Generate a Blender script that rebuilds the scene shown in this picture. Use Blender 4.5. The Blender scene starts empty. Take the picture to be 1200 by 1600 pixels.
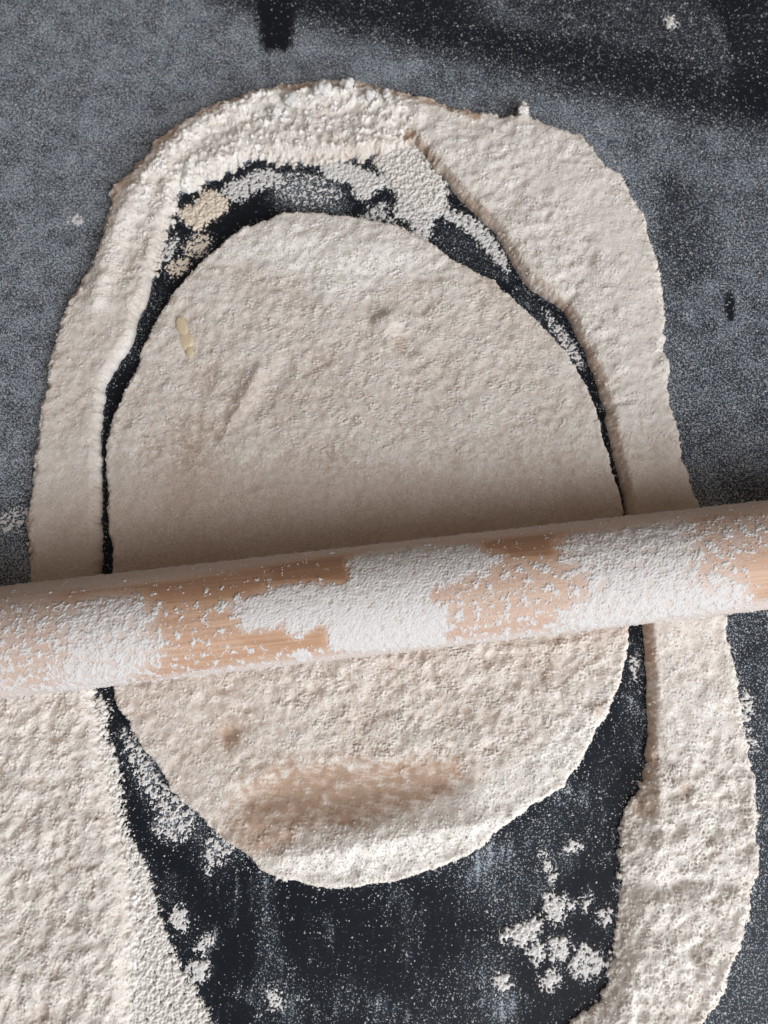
import bpy, math
import numpy as np
from math import radians, sin, cos

# ------------------------------------------------------------------ camera, world, light, exposure
S = bpy.context.scene
COL = S.collection
TILT, DIST, K = radians(14), .345, .65
cam_d = bpy.data.cameras.new('camera')
cam = bpy.data.objects.new('camera', cam_d)
COL.objects.link(cam)
cam.location = (0, -DIST*sin(TILT), DIST*cos(TILT))
cam.rotation_euler = (TILT, 0, 0)
cam_d.sensor_fit = 'VERTICAL'
cam_d.sensor_height = 36
cam_d.lens = 18/K
cam_d.clip_start, cam_d.clip_end = .01, 20
cam_d.dof.use_dof = True
cam_d.dof.focus_distance = .322
cam_d.dof.aperture_fstop = 10
S.camera = cam

W = bpy.data.worlds.new('World')
S.world = W
W.use_nodes = True
W.node_tree.nodes['Background'].inputs[0].default_value = (1, .81, .67, 1)
W.node_tree.nodes['Background'].inputs[1].default_value = .20

key = bpy.data.lights.new('window_light', 'AREA')
key.shape, key.size, key.size_y = 'RECTANGLE', 1.45, 1.38
key.energy, key.color = 38.5, (.985, .99, 1)
lo = bpy.data.objects.new('window_light', key)
COL.objects.link(lo)
AZ, EL, LD = radians(-49), radians(33), 1.62
lv = np.array([cos(EL)*cos(AZ), cos(EL)*sin(AZ), sin(EL)])
lo.location = tuple(lv*LD)
from mathutils import Vector
lo.rotation_euler = Vector(tuple(lv)).to_track_quat('Z', 'Y').to_euler()

S.view_settings.view_transform = 'Standard'
S.view_settings.look = 'None'
S.view_settings.exposure = 0
S.view_settings.gamma = 1

# ------------------------------------------------------------------ photo pixel -> point on the worktop plane
CAM = np.array(cam.location)
FW = np.array([0, sin(TILT), -cos(TILT)])
UP = np.array([0, cos(TILT), sin(TILT)])
def ray(p):
    p = np.asarray(p, float).reshape(-1, 2)
    return FW + K*(p[:, :1]-600)/800*np.array([1., 0, 0]) + K*(800-p[:, 1:])/800*UP
def at(p, z=0.):
    d = ray(p)
    return (CAM + d*((z-CAM[2])/d[:, 2:]))[:, :2]

# ------------------------------------------------------------------ grids, noise, outlines
rng = np.random.default_rng(11)
H = .00041
class Grid:
    def __init__(s, x0, x1, y0, y1, h=H, c=3):
        s.h, s.x0, s.y0, s.c = h, x0, y0, c
        s.nx = int((x1-x0)/h/c)*c+1
        s.ny = int((y1-y0)/h/c)*c+1
        s.x = x0 + h*np.arange(s.nx)
        s.y = y0 + h*np.arange(s.ny)
        X, Y = np.meshgrid(s.x[::c], s.y[::c])
        s.P = np.stack([X.ravel(), Y.ravel()], 1)
        s.cs = X.shape
        s.white = None
    def fine(s, f):                                  # coarse field -> fine field (bilinear)
        f = f.reshape(s.cs)
        i = np.arange(s.nx)/s.c; a = np.minimum(i.astype(int), s.cs[1]-2); t = i-a
        f = f[:, a]*(1-t)+f[:, a+1]*t
        i = np.arange(s.ny)/s.c; a = np.minimum(i.astype(int), s.cs[0]-2); t = (i-a)[:, None]
        return f[a]*(1-t)+f[a+1]*t
    def noise(s, lam, bw=.35, seed=0, stretch=1., ang=0.):   # band-pass noise, unit deviation, wavelength lam
        r = np.random.default_rng(seed)
        w = np.fft.rfft2(r.standard_normal((s.ny, s.nx)))
        fy = np.fft.fftfreq(s.ny, s.h)[:, None]; fx = np.fft.rfftfreq(s.nx, s.h)[None]
        u = fx*cos(ang)+fy*sin(ang); v = -fx*sin(ang)+fy*cos(ang)
        f = np.sqrt((u*stretch)**2+(v/stretch)**2)*lam+1e-9
        n = np.fft.irfft2(w*np.exp(-np.log(f)**2/(2*bw*bw)), s=(s.ny, s.nx))
        return n/n.std()
    def frac(s, lo, hi, beta=1.6, seed=0, stretch=1., ang=0.):   # broad-band noise between two wavelengths
        r = np.random.default_rng(seed)
        w = np.fft.rfft2(r.standard_normal((s.ny, s.nx)))
        fy = np.fft.fftfreq(s.ny, s.h)[:, None]; fx = np.fft.rfftfreq(s.nx, s.h)[None]
        u = fx*cos(ang)+fy*sin(ang); v = -fx*sin(ang)+fy*cos(ang)
        f = np.sqrt((u*stretch)**2+(v/stretch)**2)+1e-9
        n = np.fft.irfft2(w*f**-beta*np.exp(-(f*lo)**4-(1/(f*hi))**4), s=(s.ny, s.nx))
        return n/n.std()
    def sample(s, f, P):
        i = np.clip(((P[:, 0]-s.x0)/s.h).round().astype(int), 0, s.nx-1)
        j = np.clip(((P[:, 1]-s.y0)/s.h).round().astype(int), 0, s.ny-1)
        return f[j, i]

def smooth(poly, n=3):                               # closed Catmull-Rom
    p = np.asarray(poly, float); o = []
    a, b, c, d = np.roll(p, 1, 0), p, np.roll(p, -1, 0), np.roll(p, -2, 0)
    for k in range(n):
        t = k/n
        o.append(.5*(2*b+(c-a)*t+(2*a-5*b+4*c-d)*t*t+(3*b-a-3*c+d)*t**3))
    return np.stack(o, 1).reshape(-1, 2)
def sdf(P, poly):                                    # signed distance, positive inside
    d2 = np.full(len(P), 1e9); ins = np.zeros(len(P), bool)
    x, y = P[:, 0], P[:, 1]
    for (ax, ay), (bx, by) in zip(poly, np.roll(poly, -1, 0)):
        ex, ey = bx-ax, by-ay
        t = np.clip(((x-ax)*ex+(y-ay)*ey)/(ex*ex+ey*ey+1e-18), 0, 1)
        d2 = np.minimum(d2, (x-ax-t*ex)**2+(y-ay-t*ey)**2)
        if ay != by:
            ins ^= ((ay > y) != (by > y)) & (x < ax+(y-ay)*ex/(by-ay))
    return np.where(ins, 1, -1)*np.sqrt(d2)
def sdl(P, line):                                    # distance to an open polyline
    d2 = np.full(len(P), 1e9); x, y = P[:, 0], P[:, 1]
    for (ax, ay), (bx, by) in zip(line[:-1], line[1:]):
        ex, ey = bx-ax, by-ay
        t = np.clip(((x-ax)*ex+(y-ay)*ey)/(ex*ex+ey*ey+1e-18), 0, 1)
        d2 = np.minimum(d2, (x-ax-t*ex)**2+(y-ay-t*ey)**2)
    return np.sqrt(d2)
def sst(x, a, b):
    t = np.clip((x-a)/(b-a), 0, 1)
    return t*t*(3-2*t)
def ell(cx, cy, rx, ry, deg=0, n=16):
    a = np.linspace(0, 2*np.pi, n, endpoint=False); c, s = cos(radians(deg)), sin(radians(deg))
    return [(cx+rx*cos(t)*c-ry*sin(t)*s, cy+rx*cos(t)*s+ry*sin(t)*c) for t in a]

G = Grid(-.225, .225, -.235, .305)
def region(poly, soft=.002, z=0., grid=None):        # soft 0..1 mask of an outline, coarse grid
    g = grid or G
    return sst(sdf(g.P, smooth(at(poly, z))), -soft, soft)
def stroke(line, w, soft=.001, z=0.):
    return sst(w-sdl(G.P, at(line, z)), -soft, soft)
def paint(base, items, z=0.):
    f = np.full(len(G.P), float(base))
    for poly, v, soft in items:
        m = region(poly, soft, z); f = f*(1-m)+v*m
    return f

# ------------------------------------------------------------------ objects
def link(name, me, mat=None, parent=None, **props):
    o = bpy.data.objects.new(name, me); COL.objects.link(o)
    if mat: me.materials.append(mat)
    if parent: o.parent = parent
    for k, v in props.items(): o[k] = v
    return o
def mesh(name, V, F, attrs=None, flat=False):
    V = np.asarray(V, np.float32); F = np.asarray(F, np.int32); k = F.shape[1]
    me = bpy.data.meshes.new(name)
    me.vertices.add(len(V)); me.vertices.foreach_set('co', V.ravel())
    me.loops.add(F.size); me.loops.foreach_set('vertex_index', F.ravel())
    me.polygons.add(len(F))
    me.polygons.foreach_set('loop_start', np.arange(0, F.size, k, dtype=np.int32))
    me.polygons.foreach_set('use_smooth', np.full(len(F), not flat))
    for n, a in (attrs or {}).items():
        at_ = me.attributes.new(n, 'FLOAT', 'POINT'); at_.data.foreach_set('value', np.asarray(a, np.float32))
    me.update(calc_edges=True)
    return me
def field_mesh(name, g, F, Z, attrs=None, zb=-.0002, post=None):
    """Everything of the grid where F > 0, its rim pulled onto F = 0 and dropped to zb."""
    gy, gx = np.gradient(F, g.h)
    ins = F > 0
    cell = ins[:-1, :-1] | ins[1:, :-1] | ins[:-1, 1:] | ins[1:, 1:]
    use = np.zeros(F.shape, bool)
    use[:-1, :-1] |= cell; use[1:, :-1] |= cell; use[:-1, 1:] |= cell; use[1:, 1:] |= cell
    j, i = np.nonzero(use)
    idx = np.full(F.shape, -1, np.int32); idx[j, i] = np.arange(len(j))
    x, y, z = g.x[i].copy(), g.y[j].copy(), Z[j, i].copy()
    out = ~ins[j, i]
    f, ax, ay = F[j, i], gx[j, i], gy[j, i]
    n2 = ax*ax+ay*ay+1e-12
    st = np.where(out, -f/n2, 0)
    dx, dy = np.clip(st*ax, -g.h*.9, g.h*.9), np.clip(st*ay, -g.h*.9, g.h*.9)
    x += dx; y += dy; z[out] = zb
    cj, ci = np.nonzero(cell)
    Q = np.stack([idx[cj, ci], idx[cj, ci+1], idx[cj+1, ci+1], idx[cj+1, ci]], 1)
    V = np.stack([x, y, z], 1)
    if post: V = post(V)
    return mesh(name, V, Q, {k: a[j, i] for k, a in (attrs or {}).items()})

# ------------------------------------------------------------------ materials
class M:
    def __init__(s, name):
        s.m = bpy.data.materials.new(name); s.m.use_nodes = True
        s.t = s.m.node_tree; s.b = s.t.nodes['Principled BSDF']; s.co = s.n('ShaderNodeTexCoord').outputs['Object']
    def n(s, typ, **kw):
        x = s.t.nodes.new(typ)
        for k, v in kw.items(): setattr(x, k, v)
        return x
    def put(s, sock, v):
        if isinstance(v, bpy.types.NodeSocket): s.t.links.new(v, sock)
        else: sock.default_value = v
    def math(s, op, a, b=0., c=0.):
        x = s.n('ShaderNodeMath', operation=op)
        for q, v in zip(x.inputs, (a, b, c)): s.put(q, v)
        return x.outputs[0]
    def ramp(s, v, a, b, lo_=0., hi=1.):
        x = s.n('ShaderNodeMapRange', interpolation_type='SMOOTHSTEP')
        for q, w in zip(x.inputs, (v, a, b, lo_, hi)): s.put(q, w)
        return x.outputs[0]
    def noise(s, scale, detail=2., rough=.5, vec=None, stretch=None):
        x = s.n('ShaderNodeTexNoise'); v = vec or s.co
        if stretch:
            q = s.n('ShaderNodeMapping'); s.put(q.inputs['Vector'], v); q.inputs['Scale'].default_value = stretch; v = q.outputs[0]
        s.put(x.inputs['Vector'], v); x.inputs['Scale'].default_value = scale
        x.inputs['Detail'].default_value = detail; x.inputs['Roughness'].default_value = rough
        return x.outputs['Fac']
    def attr(s, name): return s.n('ShaderNodeAttribute', attribute_name=name).outputs['Fac']
    def mix(s, f, a, b):
        x = s.n('ShaderNodeMix', data_type='RGBA')
        s.put(x.inputs['Factor'], f)
        for q, v in ((x.inputs['A'], a), (x.inputs['B'], b)): s.put(q, v if isinstance(v, bpy.types.NodeSocket) else (*v, 1))
        return x.outputs['Result']
    def bump(s, h, dist, strength=1.):
        x = s.n('ShaderNodeBump'); x.inputs['Strength'].default_value = strength; x.inputs['Distance'].default_value = dist
        s.put(x.inputs['Height'], h); s.put(s.b.inputs['Normal'], x.outputs[0])
    def done(s, col, rough=.9, spec=.3):
        s.put(s.b.inputs['Base Color'], col); s.put(s.b.inputs['Roughness'], rough); s.b.inputs['Specular IOR Level'].default_value = spec
        return s.m

def dough_mat():
    m = M('floured_dough')
    fl = m.attr('flour')
    g = m.noise(1500, 3, .6)
    f = m.ramp(m.math('ADD', fl, m.math('MULTIPLY', m.math('SUBTRACT', g, .5), .70)), .03, .84)
    bare = m.mix(m.noise(90, 3), (.385, .27, .20), (.49, .365, .285))
    col = m.mix(f, bare, m.mix(m.ramp(fl, .88, 1.25), m.mix(m.noise(260, 3), (.735, .70, .655), (.815, .785, .75)), (.86, .845, .82)))
    m.bump(m.math('ADD', g, m.math('MULTIPLY', m.noise(2600, 2, .6), .5)), .00026, 1.)
    m.b.inputs['Subsurface Weight'].default_value = .35
    m.b.inputs['Subsurface Radius'].default_value = (1, .85, .7); m.b.inputs['Subsurface Scale'].default_value = .0009
    return m.done(col, .92, .2)
def flour_mat(name, a, b, bump=.00022):
    m = M(name); g = m.noise(1600, 3, .6)
    m.bump(g, bump, .8)
    return m.done(m.mix(m.noise(500, 3), a, b), .95, .15)
def top_mat():
    m = M('dark_worktop')
    d = m.attr('dust')
    n1 = m.noise(1350, 1.5, .6); n3 = m.noise(620, 2, .5)
    nn = m.math('ADD', m.math('MULTIPLY', n1, .78), m.math('MULTIPLY', n3, .22))
    lim = m.math('SUBTRACT', .665, m.math('MULTIPLY', d, .21))
    sp = m.math('MULTIPLY', m.ramp(m.math('SUBTRACT', nn, lim), -.02, .06), m.math('MULTIPLY_ADD', d, .40, .24))
    film = m.math('MULTIPLY_ADD', m.math('POWER', d, 3.), .15, m.math('MULTIPLY', d, .03))
    c = m.math('MINIMUM', m.math('ADD', sp, film), .9)
    stone = m.mix(m.noise(700, 2), (.0060, .0085, .0135), (.011, .0145, .021))
    m.bump(c, .00015, .5)
    return m.done(m.mix(c, stone, (.52, .60, .705)), m.math('ADD', .45, m.math('MULTIPLY', c, .5)), .15)
def wood_mat():
    m = M('beech_wood')
    g = m.noise(1, 4, .6, stretch=(14, 700, 700)); g2 = m.noise(1, 3, .5, stretch=(5, 130, 130))
    pores = m.ramp(m.noise(1, 2, .5, stretch=(110, 1900, 1900)), .60, .72)
    w = m.mix(m.ramp(g, .3, .7), (.40, .245, .16), (.58, .385, .265))
    w = m.mix(m.ramp(g2, .35, .7), w, (.47, .285, .185))
    w = m.mix(m.math('MULTIPLY', pores, .55), w, (.30, .14, .06))
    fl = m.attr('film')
    w = m.mix(m.ramp(fl, .02, .20, .75, 0.), w, m.mix(g, (.24, .125, .07), (.36, .20, .12)))  # bare wood darkened where film is lowest, painting shade on the upper pin
    gr = m.noise(1300, 3, .6)
    f = m.ramp(m.math('ADD', fl, m.math('MULTIPLY', m.math('SUBTRACT', gr, .5), .9)), .15, .95)
    col = m.mix(f, w, (.62, .57, .55))
    m.bump(m.math('ADD', m.math('MULTIPLY', gr, f), m.math('MULTIPLY', g, .3)), .00018, .7)
    return m.done(col, m.math('ADD', .42, m.math('MULTIPLY', f, .5)), .4)

MD = dough_mat()
MF = flour_mat('loose_flour', (.62, .62, .63), (.76, .76, .755), .00016)
MP = flour_mat('pin_flour', (.56, .555, .56), (.69, .68, .68))
MC = flour_mat('clumped_flour', (.70, .62, .52), (.80, .73, .64))
MG = flour_mat('flour_grains', (.46, .49, .53), (.64, .655, .675))
MY = flour_mat('dough_powder', (.74, .70, .65), (.84, .81, .77))
MS = flour_mat('spilled_flour', (.67, .655, .63), (.79, .775, .75))
MT = top_mat()
MW = wood_mat()

# ------------------------------------------------------------------ outlines (photo pixels, laid on their own planes)
OUTER = [(52,880),(47,840),(55,750),(62,700),(70,650),(78,600),(92,525),(117,470),(140,430),(170,355),(174,310),(208,272),
 (235,238),(293,192),(370,160),(420,145),(490,136),(545,135),(600,145),(630,149),(680,167),(735,182),(790,190),(806,186),(812,166),(822,170),(830,192),
 (880,210),(920,235),(942,265),(980,300),(1000,340),(1020,395),(1030,450),(1035,515),(1040,590),(1052,650),(1062,710),(1087,790),
 (1118,890),(1132,962),(1140,1020),(1150,1095),(1165,1165),(1175,1225),(1180,1300),(1175,1380),(1160,1435),(1150,1480),(1130,1535),(1105,1575),
 (1070,1625),(1000,1690),(850,1750),(500,1770),(150,1760),(-90,1740),(-115,1500),(-115,1250),(-100,1112),(-60,1060),(10,1010),(48,940)]
INNER = [(625,236),(600,252),(560,250),(500,260),(440,254),(400,250),(370,264),(330,285),(285,305),(268,350),(252,400),(240,440),(228,475),
 (200,550),(170,598),(162,650),(159,700),(160,800),(161,900),(155,1000),(150,1090),(160,1160),(175,1240),(190,1310),(210,1370),(217,1450),(214,1530),(208,1600),
 (230,1680),(500,1710),(800,1690),(892,1597),(940,1555),(955,1490),(965,1415),(962,1392),(970,1384),(968,1366),(967,1320),(972,1278),(990,1245),(1003,1212),(1010,1150),(1010,1090),(1007,1030),(1003,975),
 (990,880),(975,795),(967,750),(955,700),(945,650),(932,600),(908,540),(880,488),(850,467),(815,437),(795,400),(765,358),(715,307),(665,250),(640,222)]
OVAL = [(425,348),(470,338),(550,345),(600,355),(665,380),(690,400),(765,443),(820,490),(865,535),(900,583),(920,620),(935,665),(950,725),(970,795),
 (985,880),(982,980),(970,1050),(960,1080),(945,1115),(920,1160),(880,1225),(815,1267),(745,1325),(690,1355),(600,1377),(530,1386),(480,1380),(420,1365),(395,1343),
 (325,1285),(270,1230),(220,1155),(190,1105),(180,1075),(176,990),(179,900),(172,800),(169,725),(172,680),(190,635),(210,590),(225,550),(250,500),(280,455),(320,413),(370,370)]
T1, T2 = .006, .0056

n14, n7, n4 = G.noise(.014, seed=1), G.noise(.007, seed=2), G.noise(.004, seed=3)
n25, n13, n08 = G.noise(.0025, .3, 4), G.noise(.0013, .3, 5), G.noise(.0009, .2, 6)
rib = G.noise(.0022, .3, 7, stretch=2.2, ang=.06)
diag = G.noise(.0034, .35, 8, stretch=1.6, ang=.7)

# relief strength, flour cover
amp = paint(1., [
 ([(160,420),(240,260),(300,180),(420,140),(620,150),(660,230),(560,260),(420,255),(300,300),(260,380),(200,480)], 1.9, .006),
 ([(650,180),(800,190),(900,220),(1000,320),(1030,450),(1040,600),(950,640),(900,520),(800,400),(680,260)], 1.25, .005),
 ([(820,260),(950,290),(1020,430),(1025,560),(980,600),(960,420),(880,320)], .6, .006),
 ([(60,900),(60,700),(90,560),(140,470),(220,480),(170,600),(165,900)], .75, .006),
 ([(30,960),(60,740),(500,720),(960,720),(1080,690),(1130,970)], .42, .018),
 ([(-300,1090),(150,1090),(170,1250),(215,1400),(215,1750),(-300,1750)], 1.7, .006),
 ([(960,1200),(1200,1220),(1200,1700),(880,1700),(960,1480)], 2.1, .010),
 ([(480,1040),(960,1000),(940,1120),(860,1200),(600,1180),(480,1130)], 1.5, .010),
 (ell(560,1240,190,48,-3), .5, .008),
 ([(430,1300),(560,1290),(760,1270),(800,1275),(720,1330),(600,1372),(450,1368)], 1.3, .004),
], T2)
flour = paint(.66, [
 ([(340,400),(430,345),(560,345),(700,410),(640,430),(540,470),(440,420)], 1.3, .006),
 ([(160,420),(300,190),(420,150),(620,160),(900,220),(1020,420),(1040,650),(960,640),(880,470),(640,230),(420,250),(280,320)], .98, .006),
 ([(160,700),(420,540),(560,640),(520,800),(170,860)], .58, .020),
 ([(30,960),(60,800),(170,780),(500,750),(960,735),(1080,740),(1130,970)], .38, .018),  # thinner flour by the pin, browned further to deepen its cast shadow
 ([(-300,1090),(150,1090),(170,1250),(215,1400),(215,1750),(-300,1750)], .80, .006),
 ([(1010,960),(1140,960),(1180,1250),(1170,1400),(1100,1600),(880,1650),(960,1480),(970,1250)], .95, .006),
 ([(180,1080),(420,1040),(480,1150),(380,1290),(320,1280),(230,1160)], .60, .010),
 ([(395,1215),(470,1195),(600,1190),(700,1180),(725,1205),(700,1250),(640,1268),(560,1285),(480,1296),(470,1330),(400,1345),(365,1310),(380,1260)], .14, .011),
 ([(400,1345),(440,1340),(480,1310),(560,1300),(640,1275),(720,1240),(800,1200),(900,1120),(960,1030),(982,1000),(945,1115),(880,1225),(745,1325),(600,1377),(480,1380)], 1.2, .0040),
 (ell(358,1152,13,22,15), .22, .0035), (ell(932,1108,10,14,0), .30, .0022), (ell(770,1110,14,12,0), .40, .003), (ell(300,850,40,200,0), .34, .02),
 (ell(1073,1112,5,6), .3, .0015), (ell(1068,1235,9,22,10), .3, .0025), (ell(1010,1245,28,35), .35, .004),
 (ell(620,535,16,14), .4, .002),
], T2)
# the bare outer flank of the arch, top left
flank = stroke([(120,465),(172,340),(208,272),(293,196),(420,150),(545,143),(640,158),(740,190)], .0036, .0012)
flour = flour*(1-flank)+.28*flank
cut = stroke([(640,222),(715,307),(765,358),(815,437),(850,467),(880,488),(932,600),(955,700),(975,795),(1003,975),(1010,1090),(1007,1205)], .0034, .0010)
flour = flour*(1-cut)+.36*cut
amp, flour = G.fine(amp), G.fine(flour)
mask = lambda poly, soft, z=T2: G.fine(region(poly, soft, z))

pits = sst(-G.frac(.002, .020, 1.5, 64), .7, 2.0)
pitw = G.fine(paint(.06, [
 ([(-300,1090),(150,1090),(215,1400),(215,1750),(-300,1750)], 1., .006), ([(960,1200),(1200,1220),(1200,1700),(880,1700)], .8, .01),
 ([(480,1020),(960,1000),(880,1200),(480,1150)], .6, .01), ([(200,220),(420,140),(640,160),(600,250),(400,250),(240,330)], 1., .006),
 ([(30,960),(60,740),(500,720),(960,720),(1080,690),(1130,970)], .0, .018)], T2))
left = mask([(-300,1090),(150,1090),(170,1250),(215,1400),(215,1750),(-300,1750)], .006)
ribs = mask([(430,420),(760,430),(860,600),(760,700),(430,680),(380,560)], .012)+mask([(480,1030),(960,1000),(900,1180),(500,1180)], .01)
bp = lambda n: np.maximum(n, -.9)+.25*np.maximum(n, 0)**1.5
f1, f2 = G.frac(.0009, .005, 1.5, 61), G.frac(.0008, .0022, 1.2, 62)
f3 = G.frac(.004, .06, 1.7, 63)
patch = np.clip(.9+.55*n14+.45*n7, .12, 2.4)
mid_ = G.frac(.003, .016, 1.6, 69)
dent = mask(ell(560,1240,200,60,-3), .008)
relief = amp*(.30*f3+.16*mid_+.06*n7+patch*(.046*np.maximum(f1, -1.2)+.042*f2+.024*np.maximum(f2, 0)**2+.020*n08))*1e-3
relief += amp*left*.03e-3*diag + ribs*patch*.10e-3*rib
relief -= pits*pitw*.00030*amp
flour = flour+dent*(.10*G.frac(.001, .012, 1.3, 66, stretch=2., ang=-.05)+.08*n7)
flour = flour+(.25+.75*sst(amp, .4, .9))*(.05*f3+.04*n7+.07*f1)-pits*pitw*.28
# dents, ridges and bumps of the photo
def blob(cx, cy, rx, ry, deg, h, soft=.0025): return h*mask(ell(cx, cy, rx, ry, deg), soft)
sculpt = blob(555,1236,172,36,-4,-.0043,.0075)+blob(440,1290,45,30,0,-.0007,.005)
sculpt += blob(600,1312,165,18,-10,.0030,.0055)+blob(520,1320,40,20,-10,.0004,.002)
sculpt += blob(358,1152,10,20,15,-.0010,.0025)+blob(338,1140,10,22,20,.0004,.002)
sculpt += blob(604,505,18,14,0,.0030,.0036)+blob(630,542,20,13,20,-.0011,.0025)
sculpt += blob(384,618,8,48,28,.0032,.0042)+blob(428,600,12,44,28,-.0016,.005)
sculpt += blob(455,778,78,24,-5,.00032,.0012)+blob(522,770,12,28,10,.0003,.0012)
sculpt += blob(540,385,85,30,8,.0014,.005)+blob(450,365,36,24,0,.0014,.004)+blob(600,395,40,14,20,.0007,.003)
sculpt += blob(1030,1330,70,16,-28,.0012,.004)+blob(985,1320,22,26,0,.0012,.003)+blob(985,1250,18,22,0,.0006,.003)
sculpt += blob(1040,1384,75,12,-8,-.0022,.003)+blob(1080,1430,26,60,0,.0006,.004)
sculpt += blob(840,1010,80,5,-6,.0009,.0015)
sculpt += blob(880,470,26,7,-30,-.0014,.0014)+blob(965,630,18,4,-15,-.0012,.001)+blob(965,590,20,4,-35,-.0006,.001)
ridge = np.exp(-(G.fine(sdl(G.P, at([(300,250),(272,330),(258,400),(240,450),(200,530),(162,596),(155,660),(154,740)], T1)))/.0019)**2)*.0013
ridge += np.exp(-(G.fine(sdl(G.P, at([(146,1090),(158,1170),(178,1270),(205,1370),(210,1450),(205,1600)], T1)))/.0018)**2)*.0010
flour += ridge*450  # whiter ridges; along the left inner wall this paints the light it catches
rim = np.exp(-(G.fine(sdl(G.P, at([(150,470),(190,350),(225,280),(300,205),(372,170),(425,156),(490,150),(545,150),(600,160),(650,178)], T1)))/.0050)**2)*.0032
sculpt += rim; flour += rim*60
arch = mask([(200,300),(240,240),(330,180),(430,138),(600,140),(650,165),(620,225),(420,245),(310,270),(250,320)], .005)
lump = sst(G.frac(.0028, .011, 1.2, 21)+.25*f1, .35, 1.3)*arch
arch2 = mask([(230,420),(262,330),(330,262),(440,235),(560,232),(650,228),(640,262),(560,275),(440,275),(340,300),(280,350),(255,420)], .003)
arch2 = np.maximum(arch2, .8*mask([(955,1195),(1018,1190),(1005,1420),(990,1500),(950,1610),(890,1650),(930,1500),(945,1380)], .005))
arch2 = np.maximum(arch2, .75*mask([(140,1090),(180,1090),(235,1380),(240,1650),(185,1650),(185,1400)], .004))
lump *= 1-arch2
relief += lump*.0010*(1+.25*n25); flour += lump*.55-.16*arch*(1-.6*arch2)*(1-lump)

jit = .00055*G.frac(.0012, .03, 1.7, 68)+.00012*f1
so, si = sdf(G.P, smooth(at(OUTER))), -sdf(G.P, smooth(at(INNER)))
so, si = G.fine(so)+jit*1.3, G.fine(si)+jit*.6+.0008*arch2*G.frac(.001, .010, 1.4, 70)+(.0010*G.frac(.001, .012, 1.4, 67)+.0012*n14)*mask([(260,380),(300,240),(640,200),(660,270),(440,290),(300,340)], .005)
rnd = lambda d, w: np.sqrt(1-(1-np.clip(d/w, 0, 1))**2)
p_in = .25*rnd(si, .0005)+.75*sst(si, -.0012, .0040)**.8
p_in = p_in*(1-arch2)+arch2*(.05*rnd(si, .0005)+.95*(.30*sst(si, -.0015, .010)+.70*sst(si, -.008, .024)))
prof = np.minimum(rnd(so, .0042), p_in)
Zt = T1*prof+(relief+sculpt+ridge)*np.maximum(.12+.88*sst(prof, .6, 1.), .8*arch2*sst(prof, 0, .3))
Ft = np.minimum(so, si)
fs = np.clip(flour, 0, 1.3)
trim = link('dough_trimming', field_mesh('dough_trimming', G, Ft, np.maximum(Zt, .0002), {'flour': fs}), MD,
 label='outer ring of floured dough left around the cut oval on the dark worktop', category='dough')
sv = G.fine(sdf(G.P, smooth(at(OVAL))))+jit*.8
pv = rnd(sv, .0024)
Zv = T2*pv+(relief+sculpt)*(.15+.85*sst(pv, .6, 1.))
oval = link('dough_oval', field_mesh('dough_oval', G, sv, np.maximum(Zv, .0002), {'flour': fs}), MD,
 label='rolled oval of floured dough under the rolling pin with a dented lower end', category='dough')
TOP = np.maximum(np.where(Ft > 0, Zt, 0), np.where(sv > 0, Zv, 0))     # height of what lies on the worktop

# ------------------------------------------------------------------ lumps: small irregular solids
def lump_mesh(name, r, seed, sub=3, rough=.22, flat_=.75):
    import bmesh
    bm = bmesh.new(); bmesh.ops.create_icosphere(bm, subdivisions=sub, radius=1)
    q = np.random.default_rng(seed); ks = q.normal(0, 2.6, (14, 3)); ph = q.uniform(0, 6.3, 14); sc = q.uniform(.8, 1.25, 3)
    for v in bm.verts:
        p = np.array(v.co); n = np.sin(ks@p+ph).sum()/4+.5*np.sin(2.7*(ks@p)+ph).sum()/5
        v.co = tuple(p*sc*r*(1+rough*n)*np.array([1, 1, flat_]))
    me = bpy.data.meshes.new(name); bm.to_mesh(me); bm.free()
    me.polygons.foreach_set('use_smooth', np.ones(len(me.polygons), bool))
    return me

# butter fleck pressed in the oval
for k, (x, y, r) in enumerate([(285,511,.0026),(291,533,.0027),(297,550,.0020)]):
    if k == 0:
        mb = M('pale_butter'); mb.bump(mb.noise(900, 2), .0001)
        MB_ = mb.done(mb.mix(mb.noise(400, 2), (.66, .55, .37), (.76, .66, .49)), .5, .4)
    p = at([(x, y)], T2)[0]
    b = link('butter_fleck', lump_mesh('butter_fleck', r, 40+k, 3, .10, .4), MB_, oval)
    b.location = (p[0], p[1], T2+.0001); b.scale = (1.0, 1.7, .55); b.rotation_euler = (0, 0, .3)

LUMPS = [((455,165), .0035, 'largest round white flour crumb on the bare outer rim of the arch'),
 ((505,150), .0029, 'white flour crumb at the very top rim just right of the largest crumb'),
 ((546,146), .0029, 'second white flour crumb right of the largest, on the top rim of the arch'),
 ((578,158), .0024, 'small white flour crumb third to the right of the largest on the arch'),
 ((604,156), .0017, 'rightmost small flour crumb on the bare top rim of the arch'),
 ((430,183), .0027, 'flour crumb just lower left of the largest round crumb on the arch'),
 ((817,176), .0022, 'lone crumb sticking out of the upper right rim of the dough ring')]
for k, (p, r, lab) in enumerate(LUMPS):
    q = at([p], T1)[0]; z = float(G.sample(TOP, q[None])[0])
    o = link('flour_crumb', lump_mesh('flour_crumb', r, 60+k, 4, .3, .9), MF, label=lab, category='flour crumb', group='flour crumbs on the dough rim')
    o.location = (q[0], q[1], z+r*.8)

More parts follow.
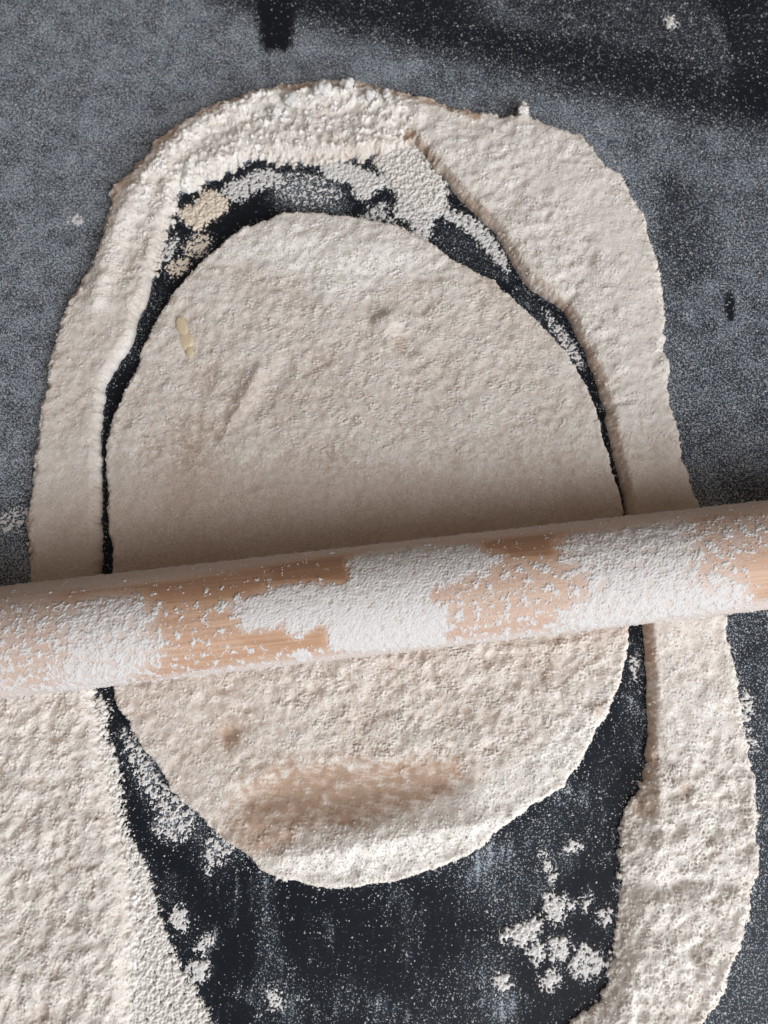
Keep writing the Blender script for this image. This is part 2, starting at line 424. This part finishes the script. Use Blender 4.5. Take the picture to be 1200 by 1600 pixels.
# ------------------------------------------------------------------ loose flour on the worktop
B = (.80, .78, .76)
PATCH = [
 ([(150,1092),(172,1108),(165,1140),(185,1195),(197,1290),(228,1350),(247,1420),(272,1490),(302,1540),(330,1600),(335,1650),(200,1650),(200,1450),(185,1310),(150,1200)], 1.05, .0022, MS, 'grey spill of loose flour along the cut edge of the lower left dough'),
 ([(188,1140),(225,1165),(252,1215),(302,1265),(302,1300),(272,1320),(237,1298),(245,1270),(217,1235),(202,1190)], .52, .0008, MF, 'ragged flour smear in the left gap right below the rolling pin'),
 ([(320,1310),(350,1288),(377,1320),(345,1350),(325,1370),(316,1340)], .50, .0006, MF, 'faint flour smear touching the lower left edge of the oval'),
 ([(270,1420),(283,1416),(294,1440),(285,1457),(266,1442)], .85, .0009, MF, 'upper of three small flour flakes in the dark lower left gap'),
 ([(325,1457),(331,1470),(319,1486),(303,1481)], .85, .0009, MF, 'middle and smallest of three flour flakes in the lower left gap'),
 ([(320,1496),(326,1525),(308,1537),(291,1519),(295,1506)], .85, .0009, MF, 'lowest of three small flour flakes in the dark lower left gap'),
 ([(420,1540),(442,1558),(434,1582),(416,1566)], .7, .0007, MF, 'small flour fleck low in the speckled streak below the oval'),
 ([(773,1466),(805,1446),(838,1434),(847,1448),(818,1480),(800,1470)], .95, .0017, MF, 'flour smear pushed up into a slanting ridge on the dark worktop'),
 ([(846,1402),(868,1396),(884,1416),(878,1442),(854,1434)], .85, .0012, MF, 'flour clump above and right of the slanting flour ridge'),
 ([(855,1474),(870,1463),(889,1470),(886,1494),(866,1502)], .88, .0012, MF, 'middle flour clump of the cluster in the lower right corner of the gap'),
 ([(822,1482),(845,1470),(852,1490),(836,1507)], .85, .0011, MF, 'flour clump directly below the right end of the slanting ridge'),
 ([(843,1532),(860,1514),(877,1522),(869,1543),(850,1546)], .85, .0011, MF, 'lowest flour clump of the cluster in the lower right of the gap'),
 ([(893,1490),(915,1474),(942,1494),(950,1510),(917,1530),(890,1522)], .78, .0012, MF, 'large ragged flour clump beside the lower right dough strip'),
 ([(768,1528),(790,1518),(800,1540),(785,1553)], .80, .0009, MF, 'flour clump at the lower end of the speckles under the slanting ridge'),
 ([(843,1322),(860,1343),(872,1370),(866,1388),(853,1370),(846,1350)], .68, .0008, MF, 'tall thin flour streak among specks right below the oval'),
 ([(878,1325),(900,1309),(910,1325),(890,1337)], .72, .0008, MF, 'small flour flake right of the tall thin streak below the oval'),
 ([(934,1424),(950,1418),(957,1440),(940,1444)], .80, .0009, MF, 'small flour flake hugging the inner edge of the lower right strip'),
 ([(888,1405),(898,1412),(895,1424),(885,1418),(876,1398)], .75, .0008, MF, 'small flour fleck beside the clump above the slanting ridge'),
 ([(905,1412),(917,1398),(924,1404),(912,1424)], .78, .0008, MF, 'thin flour fleck between the two clumps below the oval on the right'),
 ([(278,332),(302,320),(326,298),(350,308),(357,322),(340,340),(322,350),(310,362),(290,348)], .95, .0022, MC, 'thick tan clump of floury dough scraps in the top left gap'),
 ([(350,292),(380,275),(420,263),(444,284),(400,300),(372,316),(350,306)], .66, .0010, MF, 'grey flour smear right of the tan clump in the top gap'),
 ([(430,275),(480,268),(520,285),(535,310),(500,325),(450,318),(425,300)], .32, .0006, MF, 'speckled thin flour smear in the middle of the top gap'),
 ([(505,252),(545,255),(575,268),(602,275),(622,290),(592,296),(572,312),(555,306),(545,286),(508,278)], .92, .0016, MF, 'bright flour heap fallen from the arch into the top gap'),
 ([(612,262),(632,240),(665,275),(702,325),(742,343),(777,380),(796,425),(768,402),(737,370),(702,345),(682,340),(672,368),(662,382),(644,376),(640,350),(615,335),(620,305),(608,285)], .80, .0016, MF, 'long flour spill beneath the cut edge of the upper right dough'),
 ([(585,250),(612,238),(640,218),(670,258),(695,290),(692,322),(665,335),(640,320),(618,300),(600,275)], 1.0, .0030, MS, 'floury mound at the pointed upper end of the cut in the dough ring'),
 ([(562,337),(600,313),(607,338),(625,352),(585,350)], .52, .0007, MF, 'faint flour smear touching the top right edge of the oval'),
 ([(244,412),(258,380),(280,368),(277,386),(262,408)], .60, .0008, MF, 'small grey flour smear against the left strip in the top gap'),
 ([(285,385),(312,365),(330,372),(322,395),(295,402)], .55, .0008, MC, 'tan flour smear beside the upper left edge of the oval'),
 ([(262,412),(285,402),(297,412),(280,432),(262,428)], .66, .0009, MC, 'lower tan flour clump in the narrowing upper left gap'),
 ([(848,482),(876,508),(907,552),(910,578),(890,562),(865,522)], .58, .0008, MF, 'thin flour smear under the notched edge of the right strip'),
 ([(1154,1086),(1171,1078),(1180,1108),(1170,1135),(1185,1165),(1172,1172),(1158,1120)], .66, .0010, MF, 'pale flour scuff outside the lower right strip'),
 ([(983,1032),(996,1024),(1001,1050),(990,1062)], .6, .0007, MF, 'small flour fleck in the right gap just below the rolling pin'),
 ([(0,800),(40,790),(55,812),(30,830),(-20,850),(-30,812)], .42, .0005, MF, 'faint flour smear beside the left dough edge above the rolling pin'),
 ([(1040,28),(1052,28),(1056,40),(1044,44)], .9, .0008, MF, 'single pale flour fleck on the dark worktop at the top right'),
 ([(108,342),(122,336),(130,347),(118,353)], .75, .0006, MF, 'pale flour fleck on the dusted worktop left of the dough ring'),
]
for q, (poly, cov, th, mat, lab) in enumerate(PATCH):
    w = at(poly); lo_, hi = w.min(0)-.006, w.max(0)+.006
    sub = Grid(lo_[0], hi[0], lo_[1], hi[1], .00022)
    d = sub.fine(sdf(sub.P, smooth(w)))
    ta, tb = sub.frac(.0007, .0060, 1.35, 200+q), sub.frac(.0006, .0020, 1.0, 300+q)
    m = sst(d, -.0042, .0026)
    F = cov*m*1.2-.55*(1-m)-.53+.30*ta+.10*tb
    F = np.minimum(F, (d+.0050)*300)
    Z = .75*th*np.clip(F/.16, 0, 1)**.6*(.45+.40*sst(d, -.001, .003)+.15*ta)+.000035*tb*np.clip(F*5, 0, 1)
    o = link('flour_patch', field_mesh('flour_patch', sub, F, np.maximum(Z, .00010), None, -.0001), mat,
      label=lab, category='loose flour', group='loose flour patches in the gaps')

# ------------------------------------------------------------------ worktop with its dusting of flour
Dm = paint(.80, [
 ([(640,130),(1300,60),(1300,1750),(1000,1750),(1000,300),(800,180)], .68, .015),
 ([(1115,950),(1400,900),(1400,1750),(1060,1750)], .52, .008),
 ([(330,-60),(355,4),(460,30),(600,62),(700,88),(800,108),(900,135),(1000,160),(1100,185),(1350,215),(1350,120),(1130,105),(1050,78),(950,58),(850,40),(760,18),(715,-60)], .22, .014),
 ([(770,-60),(1080,-60),(1118,40),(1140,110),(1060,80),(900,50),(800,15)], .42, .004),
 ([(1088,-60),(1122,30),(1150,105),(1160,170),(1400,180),(1400,-60)], .10, .004),
 ([(360,90),(480,80),(600,105),(620,140),(420,130)], .80, .008),
 ([(404,-20),(458,-20),(454,70),(432,78),(410,70)], .06, .0030),
 (ell(1140,478,7,24,-4), .05, .0012), (ell(1095,425,40,45), .75, .012), (ell(60,815,60,30), .6, .01), (ell(1180,60,30,60,20), .25, .01),
 ([(1030,280),(1100,300),(1110,420),(1060,460),(1030,420)], .5, .01),
 (INNER, .03, .0015),
 ([(655,345),(700,350),(780,400),(810,440),(770,440),(690,395)], .36, .003),
 ([(820,450),(905,560),(900,575),(860,525),(800,470)], .34, .002),
 ([(230,470),(270,420),(250,500),(205,580),(200,550)], .26, .003), ([(420,270),(530,280),(540,340),(440,335)], .62, .006),
 ([(640,1345),(760,1315),(830,1270),(880,1250),(900,1330),(860,1400),(800,1445),(750,1440),(690,1400)], .42, .006),
 ([(890,1240),(960,1150),(950,1290),(900,1340)], .30, .006), ([(960,1080),(1005,1000),(1008,1180),(980,1190)], .26, .003),
 ([(740,1470),(800,1480),(800,1600),(720,1620),(700,1540)], .40, .008),
 ([(402,1365),(425,1368),(430,1440),(450,1500),(500,1620),(400,1620),(405,1450)], .44, .004),
 ([(460,1500),(640,1560),(640,1660),(420,1660)], .24, .012), (ell(690,1575,45,50), .32, .01), ([(190,1130),(300,1240),(380,1320),(350,1370),(250,1290),(190,1200)], .36, .004),
 ([(240,1400),(300,1400),(330,1560),(290,1540)], .22, .006), ([(520,1400),(700,1380),(680,1500),(540,1500)], .10, .01),
])
for p_ in PATCH[:-2]:
    m_ = region(p_[0], .0060); Dm = np.maximum(Dm, .66*m_)
hole = region(INNER, .002)*region([(150,1050),(1020,1000),(1020,1750),(150,1750)], .004)
sk = G.frac(.002, .02, 1.2, 33, stretch=2.6, ang=1.45)[::3, ::3].ravel(); sm = G.noise(.035, .5, 34)[::3, ::3].ravel()
Dm = Dm+hole*(.10*np.maximum(sk+.5*sm, 0)**1.3+.05*np.maximum(sm, 0))
Dm = np.clip(Dm*(1+.05*G.noise(.03, .5, 30)[::3, ::3].ravel()+.04*G.noise(.012, .4, 31)[::3, ::3].ravel()), 0, 1)
cs = G.cs
ii = np.arange(cs[0]*cs[1]).reshape(cs)
Q = np.stack([ii[:-1, :-1], ii[:-1, 1:], ii[1:, 1:], ii[1:, :-1]], -1).reshape(-1, 4)
V = np.concatenate([G.P, np.zeros((len(G.P), 1))], 1)
# a border of plain worktop and the slab's thickness
xa, xb, ya, yb = G.P[:, 0].min(), G.P[:, 0].max(), G.P[:, 1].min(), G.P[:, 1].max()
n0 = len(V); E = .55; c4 = [ii[0, 0], ii[0, -1], ii[-1, -1], ii[-1, 0]]
V = np.concatenate([V, [(-E, -.5, 0), (E, -.5, 0), (E, .62, 0), (-E, .62, 0), (-E, -.5, -.03), (E, -.5, -.03), (E, .62, -.03), (-E, .62, -.03)]])
edges = [ii[0, :], ii[:, -1], ii[-1, ::-1], ii[::-1, 0]]
extra = []
for k in range(4): extra += [(n0+k, n0+(k+1) % 4, c4[(k+1) % 4], c4[k])] + [(n0+4+k, n0+4+(k+1) % 4, n0+(k+1) % 4, n0+k)]
extra += [(n0+7, n0+6, n0+5, n0+4)]
dust = np.concatenate([Dm, np.full(8, .6)])
link('worktop', mesh('worktop', V, np.concatenate([Q, extra]), {'dust': dust}), MT, kind='structure')

# grains of flour lying on it
Df = G.fine(Dm)
area = (G.x[-1]-G.x[0])*(G.y[-1]-G.y[0])
N = int(area*2.6e6)
P = rng.uniform((G.x[0], G.y[0]), (G.x[-1], G.y[-1]), (N, 2))
keep = (rng.uniform(0, 1, N) < (G.sample(Df, P)*.95+.005)*np.clip(.6+.30*G.sample(n25, P)+np.where(G.sample(Df, P) < .45, .3, .06)*G.sample(n7, P), .05, 2)) & (G.sample(np.maximum(Ft, sv), P) < .0002)
P = P[keep]
# more of them close to the rim of the dough
P2 = rng.uniform((G.x[0], G.y[0]), (G.x[-1], G.y[-1]), (400000, 2))
e = G.sample(np.maximum(Ft, sv), P2)
P = np.concatenate([P, P2[(e < 0) & (rng.uniform(0, 1, len(e)) < .50*np.exp(e/.0022))]])
P3 = rng.uniform((G.x[0], G.y[0]), (G.x[-1], G.y[-1]), (900000, 2))
e = G.sample(np.maximum(Ft, sv), P3)
P3 = P3[(e > .0002) & (rng.uniform(0, 1, len(e)) < np.clip(G.sample(fs*np.clip(amp, .3, 1.3), P3)-.25, 0, 1)*np.clip(.5+.35*G.sample(n4, P3), .05, 1)) & (abs(P3[:, 0]) < .19)]
N0 = len(P); P = np.concatenate([P, P3])
n = len(P); 
gz = np.concatenate([np.zeros(N0), G.sample(TOP, P3)])
r = np.clip(rng.lognormal(math.log(.00020), .42, n), .00009, .00062)
r[N0:] *= 1.5
tet = np.array([(1, 0, -.15), (-.2, 1, -.15), (-1, -.1, -.15), (.1, -.9, -.15), (0, 0, .8)])
a = rng.uniform(0, 6.283, n); sx = rng.uniform(.7, 1.4, n)
jt = tet[None]*(1+rng.uniform(-.3, .3, (n, 5, 3)))
x, y = jt[..., 0]*sx[:, None], jt[..., 1]/sx[:, None]
GV = np.stack([P[:, :1]+r[:, None]*(x*np.cos(a)[:, None]-y*np.sin(a)[:, None]), P[:, 1:]+r[:, None]*(x*np.sin(a)[:, None]+y*np.cos(a)[:, None]), gz[:, None]+r[:, None]*jt[..., 2]], -1).reshape(-1, 3)
tf = np.array([(0, 1, 4), (1, 2, 4), (2, 3, 4), (3, 0, 4)])
GV0, GV1 = GV[:N0*5], GV[N0*5:]
GF = (np.arange(n)[:, None, None]*5+tf[None]).reshape(-1, 3)
link('flour_dust', mesh('flour_dust', GV0, GF[:N0*4]), MG, kind='stuff')
link('flour_powder', mesh('flour_powder', GV1, GF[:(n-N0)*4]), MY, kind='stuff')

# ------------------------------------------------------------------ rolling pin
PY, PA, PR = -.04167, .11410, .021370
PZ = T1+.0003+PR
AX = np.array([cos(PA), sin(PA), 0]); PE = np.array([-sin(PA), cos(PA), 0]); PC = np.array([0, PY, PZ])
pin = bpy.data.objects.new('rolling_pin', None); COL.objects.link(pin)
pin.empty_display_size = .05
pin.location = tuple(PC); pin.rotation_euler = (0, 0, PA)
pin['label'] = 'wooden rolling pin with a patchy coat of flour lying across the dough'; pin['category'] = 'rolling pin'
def onpin(p):                                        # photo pixel -> (along, around) on the cylinder
    d = ray(p); o = CAM-PC
    dv, dw = d@PE, d[:, 2]; ov, ow = o@PE, o[2]
    A, Bq, Cq = dv*dv+dw*dw, dv*ov+dw*ow, ov*ov+ow*ow-PR*PR
    t = (-Bq-np.sqrt(np.maximum(Bq*Bq-A*Cq, 0)))/A
    return np.stack([(o+d*t[:, None])@AX, PR*np.arctan2(ov+dv*t, ow+dw*t)], 1)
C2 = Grid(-.185, .185, -.040, .040, .00031)
def preg(poly, soft): return sst(sdf(C2.P, smooth(onpin(poly))), -soft, soft)
def ppaint(base, items):
    f = np.full(len(C2.P), float(base))
    for poly, v, soft in items:
        m = preg(poly, soft); f = f*(1-m)+v*m
    return C2.fine(f)
W1 = [(92,965),(130,940),(175,930),(212,930),(240,960),(232,985),(255,1005),(225,1050),(170,1080),(120,1086),(88,1078),(95,1020)]
W2 = [(350,945),(385,937),(410,928),(440,915),(490,912),(540,914),(550,898),(545,872),(600,858),(650,852),(740,850),(752,862),(790,870),(745,895),(690,905),(665,925),(672,940),(700,958),(692,990),(690,1008),(640,1012),(560,1016),(520,1016),(514,1000),(510,975),(490,978),(462,992),(440,976),(415,980),(382,984),(375,960)]
W3 = [(880,862),(884,840),(960,826),(1040,808),(1070,800),(1078,830),(1085,870),(1085,900),(1110,910),(1145,905),(1170,938),(1130,955),(1060,965),(980,976),(900,985),(870,975),(900,945),(925,925),(915,895)]
W4 = [(455,1022),(470,1012),(486,1024),(470,1034)]
cover = ppaint(.30, [
 ([(-60,930),(90,920),(95,1080),(-60,1110)], .42, .004),
 ([(650,880),(740,860),(900,860),(930,930),(880,985),(690,1005),(680,930)], .36, .003),
 ([(240,945),(370,945),(380,985),(440,990),(440,1030),(330,1045),(250,1030)], .26, .003),
 ([(1085,820),(1260,790),(1260,950),(1150,930),(1090,900)], .40, .005),
 ([(1160,880),(1260,860),(1260,960),(1170,935)], .10, .005),
 ([(180,925),(250,905),(430,878),(545,866),(550,898),(540,912),(490,911),(440,914),(400,932),(350,944),(250,945),(200,940)], .14, .0015),
 ([(430,885),(545,866),(550,898),(540,912),(490,911),(440,914),(430,900)], .03, .001),
 ([(745,850),(870,825),(884,835),(880,862),(862,872),(800,872),(780,886),(752,880)], .10, .001),
 ([(378,988),(440,992),(460,998),(508,978),(512,1003),(500,1010),(440,1012),(380,1006)], .06, .0012),
 (W1, .62, .0065), (W2, .90, .0028), (W3, .70, .0065), (W4, .9, .0008),
 ([(-80,905),(0,905),(400,860),(800,810),(1280,758),(1280,795),(1080,815),(860,838),(640,860),(545,872),(430,888),(200,930),(-80,945)], .06, .0015),
 ([(-80,1110),(-80,1075),(150,1082),(350,1050),(600,1018),(900,985),(1280,935),(1280,960)], .12, .0015),
])
film = ppaint(.30, [
 ([(-60,930),(90,920),(95,1080),(-60,1110)], .55, .006),
 ([(650,880),(740,860),(900,860),(930,930),(880,985),(690,1005),(680,930)], .44, .004),
 ([(240,945),(370,945),(380,985),(440,990),(440,1030),(330,1045),(250,1030)], .28, .004),
 ([(1085,820),(1260,790),(1260,950),(1150,930),(1090,900)], .50, .006),
 ([(1160,880),(1260,860),(1260,960),(1170,935)], .22, .006),
 ([(180,925),(250,905),(430,878),(545,866),(550,898),(540,912),(490,911),(440,914),(400,932),(350,944),(250,945),(200,940)], .10, .004),
 ([(430,885),(545,866),(550,898),(540,912),(490,911),(440,914),(430,900)], .0, .0015),  # bare upper patch, film emptied so shade is painted into its wood
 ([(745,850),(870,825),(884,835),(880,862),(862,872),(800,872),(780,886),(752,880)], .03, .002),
 ([(378,988),(440,992),(460,998),(508,978),(512,1003),(500,1010),(440,1012),(380,1006)], .13, .0015), (W1, .80, .0065), (W2, .88, .0035), (W3, .84, .0065),
 ([(-80,905),(0,905),(400,860),(800,810),(1280,758),(1280,785),(1080,808),(860,832),(640,853),(545,864),(430,880),(200,915),(-80,932)], .62, .0025),
 ([(-80,1110),(-80,1065),(150,1072),(350,1042),(600,1012),(900,978),(1280,928),(1280,960)], .80, .004),
])
c13, c25, c5, c09 = C2.noise(.0013, .3, 51), C2.noise(.0025, .35, 52), C2.noise(.006, .4, 53), C2.noise(.0009, .2, 54)
fur = C2.noise(.0016, .35, 55, stretch=1.8, ang=.5)
ca, cb = C2.frac(.0006, .0100, 1.5, 71), C2.frac(.0005, .0016, .9, 72)
Fc = cover-.5+.22*ca+.13*cb+.05*fur+.05*c5
Zc = (.00006+.00016*np.clip(Fc/.3, 0, 1)**.8+np.clip(Fc*4, 0, 1)*(.00005*ca+.00007*cb+.00005*fur))
def wrap(V):
    th, rr = V[:, 1]/PR, PR+V[:, 2]
    return np.stack([V[:, 0], rr*np.sin(th), rr*np.cos(th)], 1)
# wooden body: one lathe, rounded ends, with the film of flour and painted shade as an attribute
us = np.concatenate([[-.2150, -.2148, -.2140, -.2125], np.linspace(-.21, .21, 421), [.2125, .2140, .2148, .2150]])
rs = np.full(len(us), PR); rs[:4] = [.0001, .0165, .0195, .0208]; rs[-4:] = [.0208, .0195, .0165, .0001]
nt = 160; th = np.linspace(-np.pi, np.pi, nt, endpoint=False)
U, TH = np.meshgrid(us, th, indexing='ij')
BV = np.stack([U, rs[:, None]*np.sin(TH), rs[:, None]*np.cos(TH)], -1).reshape(-1, 3)
k = np.arange(len(us)*nt).reshape(len(us), nt); k2 = np.roll(k, -1, 1)
BF = np.stack([k[:-1], k[1:], k2[1:], k2[:-1]], -1).reshape(-1, 4)
uv = np.stack([U.ravel(), PR*TH.ravel()], 1)
inside = (abs(uv[:, 0]) < .185) & (abs(uv[:, 1]) < .040)
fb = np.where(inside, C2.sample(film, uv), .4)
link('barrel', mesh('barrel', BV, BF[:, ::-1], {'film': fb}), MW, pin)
link('flour_coat', field_mesh('flour_coat', C2, Fc, np.maximum(Zc, .00005), None, -.00005, wrap), MP, pin)
